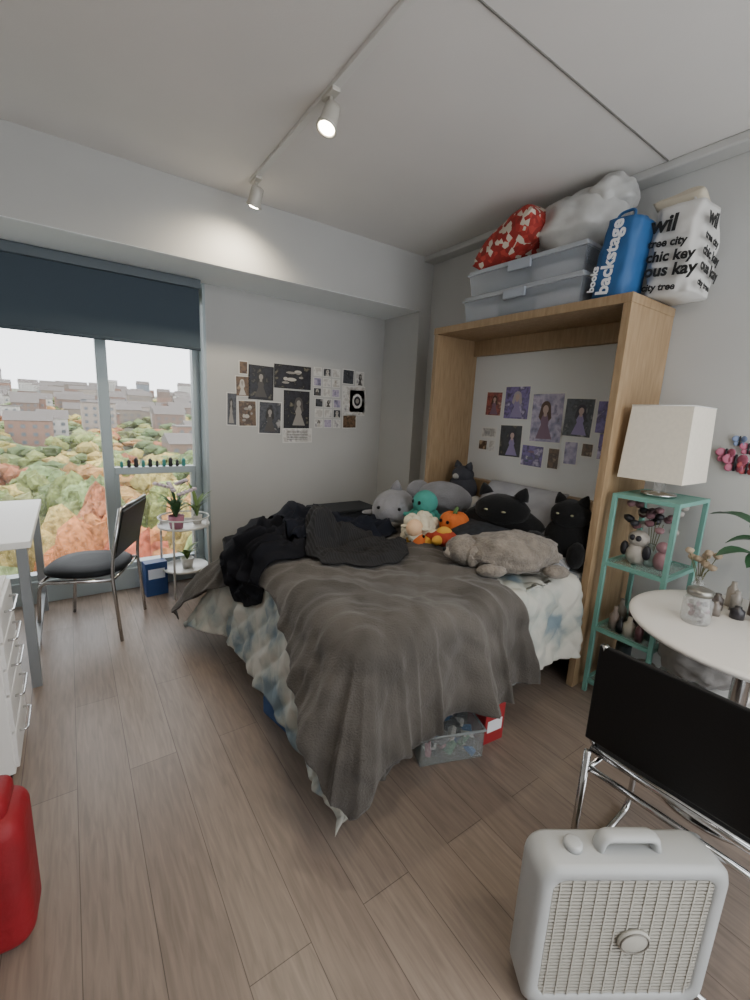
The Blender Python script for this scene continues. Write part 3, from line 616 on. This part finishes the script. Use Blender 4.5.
for q in range(10):
    t=(rng.uniform(-.05,.05),rng.uniform(-.05,.05),.15+rng.rand()*.07); b.tube([(0,0,.04),(t[0]*.4,t[1]*.4,.12),t],.0018,MC['dry_stem'],5); b.blob(t,(.018,.018,.015),fl,2,.4,5)
b.fin('dried_flower_vase',(2.30,.66,.745))
b=B()
for i,(x,y,r,h,c) in enumerate([(0,0,.022,.07,'#4c4440'),(.05,-.05,.02,.09,'#8f8a84'),(-.03,-.08,.025,.05,'#2d2b30'),(.1,-.02,.02,.11,'#a69c90'),(-.08,-.02,.018,.06,'#77706a'),(.0,-.14,.02,.08,'#3c3a40'),(.07,-.11,.022,.10,'#6f5f58')]): b.lathe([(r,0),(r,h*.7),(r*.5,h*.85),(r*.5,h)],M('tt_%d'%i,c,.3),16,T=TR((x,y,0)))
b.fin('toiletry_bottles',(2.22,.56,.745))
lg=M('monstera_leaf','#2a4f33',.45); b=B(); vase(b,0,0,0,.05,.12,M('plant_pot','#b9b4ac',.5))
for q in range(13):
    an=q*2.4; rr_=.16+.05*(q%3); h=.20+.05*(q%4); e=(rr_*.5*math.cos(an),rr_*.5*math.sin(an),h)
    b.tube([(0,0,.1),(e[0]*.5,e[1]*.5,h*.8),e],.003,lg,5); b.leaf(e,(rr_*1.3*math.cos(an),rr_*1.3*math.sin(an),h-.03+.02*(q%3)),.09,lg,.25)
b.fin('potted_plant',(2.36,.40,.745))
b=B(); b.blob((0,0,.13),(.20,.17,.13),M('gray_canvas','#7a7774',.9,bump=.5,bs=30),4,.2,3); b.fin('canvas_bag',(2.42,.62,.30))
b=B(); b.box(-.2,.2,-.17,.17,.27,.30,white,.004)
for x in(-.18,.18):
    for y in(-.15,.15): b.box(x-.012,x+.012,y-.012,y+.012,0,.27,white)
b.fin('low_stool',(2.42,.60,0))
# ------------------------------------------------------------ black chrome chair
b=B(); W_=.25
for s in(-1,1):
    y=s*W_
    b.tube(fillet([(-.02,y,.86),(.0,y,.50),(.44,y,.46),(.44,y,.012),(-.02,y,.012)],.06),.011,chrome,10)
    b.tube(fillet([(-.02,y*.97,.44),(.40,y*.97,.42)],.02),.009,chrome,8)
b.tube([(-.02,-W_,.012),(-.02,W_,.012)],.011,chrome,10); b.tube([(0,-W_,.50),(0,W_,.50)],.011,chrome,10); b.tube([(-.01,-W_,.44),(-.01,W_,.44)],.010,chrome,10); b.tube([(-.02,W_,.012),(-.02,W_,.50)],.011,chrome,10); b.tube([(-.02,-W_,.012),(-.02,-W_,.50)],.011,chrome,10)
b.box(-.030,-.012,-W_-.013,W_+.013,.545,.86,blackl,.006); b.box(.02,.44,-W_-.01,W_+.01,.465,.50,blackl,.012)
b.fin('black_cantilever_chair',(1.28,.30,0),.04)
# ------------------------------------------------------------ box fan
def rr(w,h,r,n=6):
    P=[]
    for cx,cz,a0 in((w/2-r,h/2-r,0),(-w/2+r,h/2-r,90),(-w/2+r,-h/2+r,180),(w/2-r,-h/2+r,270)):
        for i in range(n+1):
            a=math.radians(a0+90*i/n); P.append((cx+r*math.cos(a),cz+r*math.sin(a)))
    return P
b=B(); W_,H_,D_=.485,.445,.11; fp=M('fan_shell','#aeb0b0',.4); gp=M('fan_grille','#b0ada4',.5)
rings=[(W_-.08,H_-.08,.03,-D_/2+.006),(W_-.07,H_-.07,.035,-D_/2),(W_-.02,H_-.02,.045,-D_/2),(W_,H_,.05,-D_/2+.014),(W_,H_,.05,D_/2-.014),(W_-.02,H_-.02,.045,D_/2),(W_-.07,H_-.07,.035,D_/2),(W_-.08,H_-.08,.03,D_/2-.006)]
V=[];N=28
for w,h,r,y in rings: V+=[(x,y,z+H_/2+.01) for x,z in rr(w,h,r)]
F=[]
for i in range(len(rings)):
    j=(i+1)%len(rings)
    for k in range(N): F.append([i*N+k,j*N+k,j*N+(k+1)%N,i*N+(k+1)%N])
b.add(V,F,fp,True)
gw,gh=W_-.08,H_-.08; zc=H_/2+.01
for sgn in(-1,1):
    y=sgn*(D_/2-.008)
    for i in range(34):
        z=zc-gh/2+gh*(i+.5)/34; b.box(-gw/2,gw/2,y-.004,y+.004,z-.0033,z+.0033,gp)
    for i in range(13):
        x=-gw/2+gw*(i+.5)/13; b.box(x-.0018,x+.0018,y-.006,y+.004,zc-gh/2,zc+gh/2,gp)
b.lathe([(.035,0),(.035,.006),(.03,.009),(.001,.009)],gp,32,T=TR((.02,-D_/2+.002,zc),(math.pi/2,0,0),(1.2,1,1)))
b.tube([(.02+.030*1.2*math.cos(t*.2618),-D_/2-.008,zc+.030*math.sin(t*.2618)) for t in range(24)],.002,M('fan_badge_ring','#77736b',.4),6,closed=True)
bl_=M('fan_blade','#9a978f',.5)
for i in range(5):
    a0=i*2*math.pi/5; V=[];F=[]
    for k in range(7):
        a=a0+k*.16; tw_=(k-3)*.007
        V+=[(.035*math.cos(a),tw_*.5,zc+.035*math.sin(a)),(.17*math.cos(a+.25),tw_*1.3,zc+.17*math.sin(a+.25))]
    for k in range(6): F.append([k*2,k*2+2,k*2+3,k*2+1])
    b.add(V,F,bl_,True)
b.lathe([(.04,-.02),(.04,.02),(.02,.025)],bl_,20,T=TR((0,0,zc),(math.pi/2,0,0)))
hp=fillet([(-.075,0,H_+.0),(-.068,0,H_+.045),(.068,0,H_+.045),(.075,0,H_+.0)],.03)
b.tube(hp,.012,fp,10,T=TR((0,0,0),(0,0,0),(1,1.6,1)))
b.lathe([(.022,0),(.022,.016),(.016,.02)],fp,20,T=TR((-.14,0,H_+.008)))
for x in(-.17,.17): b.box(x-.03,x+.03,-.07,.07,0,.014,fp,.004)
b.fin('box_fan',(1.078,.344,0),math.radians(-32.6))
b=B(); b.tube(fillet([(1.19,.22,.012),(1.24,.14,.008),(1.33,.02,.008),(1.30,-.16,.008),(1.5,-.3,.008)],.06),.004,M('cord_white','#c4c2bc',.6),6); b.fin('power_cord')
# ------------------------------------------------------------ left side things
b=B(); rd=M('red_fabric','#86101c',.6,bump=.3,bs=30,n=.15,ns=6)
b.box(-.16,.16,-.09,.09,0,.42,rd,.05,seg=5); b.box(-.13,.13,-.065,.065,.40,.47,rd,.028,seg=4)
b.tube(fillet([(-.08,-.05,.44),(-.07,-.05,.60),(.07,-.05,.60),(.08,-.05,.44)],.06),.011,rd,8); b.fin('red_tote_bag',(-.335,1.36,0),-.08)
b=B(); b.box(-.66,-.275,1.97,2.36,.03,.73,white,.004)
for z0,z1 in((.05,.20),(.21,.36),(.37,.47),(.48,.58),(.59,.715)):
    b.box(-.277,-.262,1.98,2.35,z0,z1,M('drawer_front','#dedddb',.4),.003)
    zc_=(z0+z1)/2+.02; b.tube(fillet([(-.262,2.08,zc_),(-.235,2.08,zc_),(-.235,2.25,zc_),(-.262,2.25,zc_)],.012),.005,chrome,8)
for x in(-.62,-.31):
    for y in(2.0,2.33): b.box(x-.02,x+.02,y-.02,y+.02,0,.03,darkmetal)
b.fin('drawer_unit')
b=B(); gm=M('grey_leg','#8b8f92',.4,.4); b.box(-1.25,-.20,2.62,3.72,.765,.80,white,.004)
for x in(-1.22,-.24):
    for y in(2.66,3.67): b.box(x-.022,x+.022,y-.022,y+.022,0,.765,gm,.003)
b.box(-.255,-.225,2.66,3.67,.70,.765,gm); b.box(-.255,-.225,2.66,3.67,.12,.15,gm); b.box(-1.24,-1.20,2.66,3.67,.70,.765,gm); b.fin('desk')
b=B(); b.box(-.16,.16,-.11,.11,0,.012,M('laptop_gray','#9a9ca0',.3,.6),.004); b.box(-.16,.16,.105,.115,.01,.2,MC['laptop_gray'],.003,T=TR((0,0,0),(-.2,0,0))); b.fin('laptop',(-.75,3.2,.80),1.57)
b=B()
for s in(-1,1):
    y=s*.225
    b.tube(fillet([(.23,y,0),(.20,y,.42),(.21,y,.55),(.27,y,.86)],.08),.011,chrome,10)
    b.tube(fillet([(-.235,y,0),(-.20,y,.40),(.2,y,.41)],.05),.011,chrome,10)
b.tube([(.2,-.225,.41),(.2,.225,.41)],.009,chrome,8); b.tube([(-.2,-.225,.40),(-.2,.225,.40)],.009,chrome,8); b.tube([(.268,-.225,.855),(.268,.225,.855)],.010,chrome,8)
T=TR((-.01,0,.435)); prof=[(.001,-.02),(.20,-.02),(.228,-.005),(.232,.012),(.215,.028),(.12,.036),(.001,.038)]
V=[];F=[];N=40
for r,z in prof:
    for j in range(N):
        a=2*math.pi*j/N; ca,sa=math.cos(a),math.sin(a); V.append((r*math.copysign(abs(ca)**.75,ca),r*math.copysign(abs(sa)**.75,sa),z))
for i in range(len(prof)-1):
    for j in range(N): F.append([i*N+j,i*N+(j+1)%N,(i+1)*N+(j+1)%N,(i+1)*N+j])
b.add(V,F,M('seat_vinyl','#15181c',.6,bump=.1,spec=.25),True,T)
b.box(-.012,.012,-.218,.218,-.17,.14,blackl,.006,T=TR((.245,0,.71),(0,.22,0)))
b.fin('dining_chair',(.055,3.24,0),math.radians(-24))
b=B(); wm=M('white_wire','#d9dad8',.4)
for z,r in((.55,.19),(.20,.17)):
    b.lathe([(r-.01,z-.006),(r,z-.004),(r,z+.012),(r-.004,z+.012),(r-.006,z),(.001,z)],wm,40)
for i in range(4):
    a=math.radians(45+90*i+10); b.tube([(.20*math.cos(a),.20*math.sin(a),0),(.185*math.cos(a),.185*math.sin(a),.55),(.185*math.cos(a),.185*math.sin(a),.62)],.008,wm,8)
b.tube([(.185*math.cos(t*.2618),.185*math.sin(t*.2618),.62) for t in range(24)],.006,wm,8,closed=True)
b.fin('plant_side_table',(.69,3.58,0))
gr=M('leaf_green','#365a34',.5); gr2=M('leaf_yellow_green','#5f7a3d',.5); pot=M('pot_pink','#a86f83',.5); potw=M('pot_white','#c4c2bc',.4)
def plant(name,loc,potm,r,h,nl,ll,wd,mat,fl=None,up=.5):
    b=B(); b.lathe([(r*.75,0),(r,h),(r*.9,h),(r*.85,h*.85),(.001,h*.85)],potm,24)
    for q in range(nl):
        an=q*2.39; l=ll*(.7+.5*rng.rand()); b.leaf((0,0,h*.85),(l*.7*math.cos(an),l*.7*math.sin(an),h+l*(.35+up*rng.rand())),wd,mat,.35)
    if fl:
        for q in range(4):
            t=(.14*math.cos(q*1.7),.14*math.sin(q*1.7),h+.20+.03*q); pts=fillet([(0,0,h),(t[0]*.3,t[1]*.3,h+.22),t],.06); b.tube(pts,.002,gr,5)
            for k in range(5): b.blob((t[0]*(1-k*.2),t[1]*(1-k*.2),t[2]-.01*k),(.020,.020,.014),fl,2,.3,5)
    return b.fin(name,loc)
plant('orchid_plant',(.62,3.50,.551),pot,.06,.10,7,.18,.05,gr,M('orchid_white','#cbbcc5',.6))
plant('potted_succulent',(.79,3.58,.551),potw,.04,.07,10,.22,.03,gr2,up=.8)
plant('potted_fern',(.65,3.67,.551),potw,.035,.06,10,.22,.025,gr,up=.9)
plant('potted_ivy',(.70,3.56,.201),potw,.05,.08,9,.13,.04,gr2)
b=B(); b.box(-.08,.08,-.05,.05,0,.27,M('blue_carton','#1f3f74',.5),.003); b.box(-.06,.06,-.0512,-.05,.14,.22,M('carton_label','#c6d0e0',.5)); b.fin('blue_carton_box',(.47,3.62,0),.1)
b=B(); b.lathe([(.11,0),(.13,.02),(.145,.40),(.15,.43),(.14,.43),(.13,.38)],M('bin_dark','#1d1e20',.7,bump=.2),32); b.fin('waste_bin',(1.09,3.40,0))
b=B(); b.box(1.74,2.34,3.22,3.56,0,.60,M('bench_fabric','#2a2e35',.9,bump=.2),.03,seg=4); b.box(1.74,2.34,3.22,3.56,.60,.63,M('bench_trim','#31353b',.8),.012); b.fin('storage_ottoman')
# under-bed boxes
b=B(); cb=M('clear_box','#b4baba',.15,alpha=.22); bc_=M('clear_rim','#a5abad',.3,alpha=.8)
for x0,x1,y0,y1 in((-.15,.15,-.12,-.117),(-.15,.15,.117,.12),(-.15,-.147,-.12,.12),(.147,.15,-.12,.12)): b.box(x0,x1,y0,y1,0,.135,cb)
b.box(-.15,.15,-.12,.12,0,.003,cb); b.box(-.154,.154,-.124,.124,.135,.140,cb); b.tube([(-.153,-.123,.136),(.153,-.123,.136),(.153,.123,.136),(-.153,.123,.136)],.006,bc_,6,closed=True)
for x in(-.05,.05): b.box(x-.001,x+.001,-.117,.117,.003,.12,cb)
cm_=[M('bead_blue','#3c6fa8',.4),M('bead_pink','#b07884',.4),M('bead_white','#c5c2bc',.4),M('bead_grey','#57595c',.5),M('bead_green','#5f8a6f',.5),M('bead_dark','#26262c',.5)]
for q in range(70): b.box(-.03,.03,-.018,.018,-.012,.012,cm_[rng.randint(6)],.004,T=TR((rng.uniform(-.11,.11),rng.uniform(-.085,.085),rng.uniform(.018,.10)),(rng.rand()*3,rng.rand()*3,rng.rand()*3)))
b.fin('clear_craft_box',(1.32,1.23,0),-.35)
b=B(); b.box(-.06,.06,-.06,.06,0,.19,M('red_carton','#9a2228',.5),.003); b.box(-.045,.045,-.0612,-.06,.06,.12,wt); b.fin('red_carton_box',(1.54,1.16,0),-.1)
b=B(); b.box(-.06,.06,-.12,.12,0,.13,M('denim_blue','#35507c',.9,bump=.3),.03,seg=4); b.box(-.05,.05,-.1,.1,.12,.17,M('lilac_cloth','#8886a4',.9),.02,seg=3); b.fin('folded_jeans',(.76,1.74,0),.2)
b=B(); b.box(-.3,.3,-.35,.35,0,.2,M('underbed_bag','#16171a',.9,bump=.3),.04,seg=3); b.fin('underbed_duffel',(1.95,1.70,0))
# ------------------------------------------------------------ light
w=bpy.data.worlds.new('World'); bpy.context.scene.world=w; w.use_nodes=True; bg=w.node_tree.nodes['Background']; bg.inputs['Color'].default_value=(.94,.97,1,1); bg.inputs['Strength'].default_value=4.0
# ------------------------------------------------------------ camera
cd=bpy.data.cameras.new('cam'); cd.sensor_fit='VERTICAL'; cd.sensor_height=36; cd.lens=15.545; cd.clip_end=3000; cd.clip_start=.02
co=bpy.data.objects.new('cam',cd); bpy.context.scene.collection.objects.link(co)
r_=Vector((.8201,-.5702,.0486)).normalized(); f_=Vector((.5674,.7992,-.1983)).normalized(); r_=(r_-f_*r_.dot(f_)).normalized(); u_=r_.cross(f_)
m=Matrix((r_,u_,-f_)).transposed().to_4x4(); m.translation=(0,0,1.5); co.matrix_world=m
bpy.context.scene.camera=co
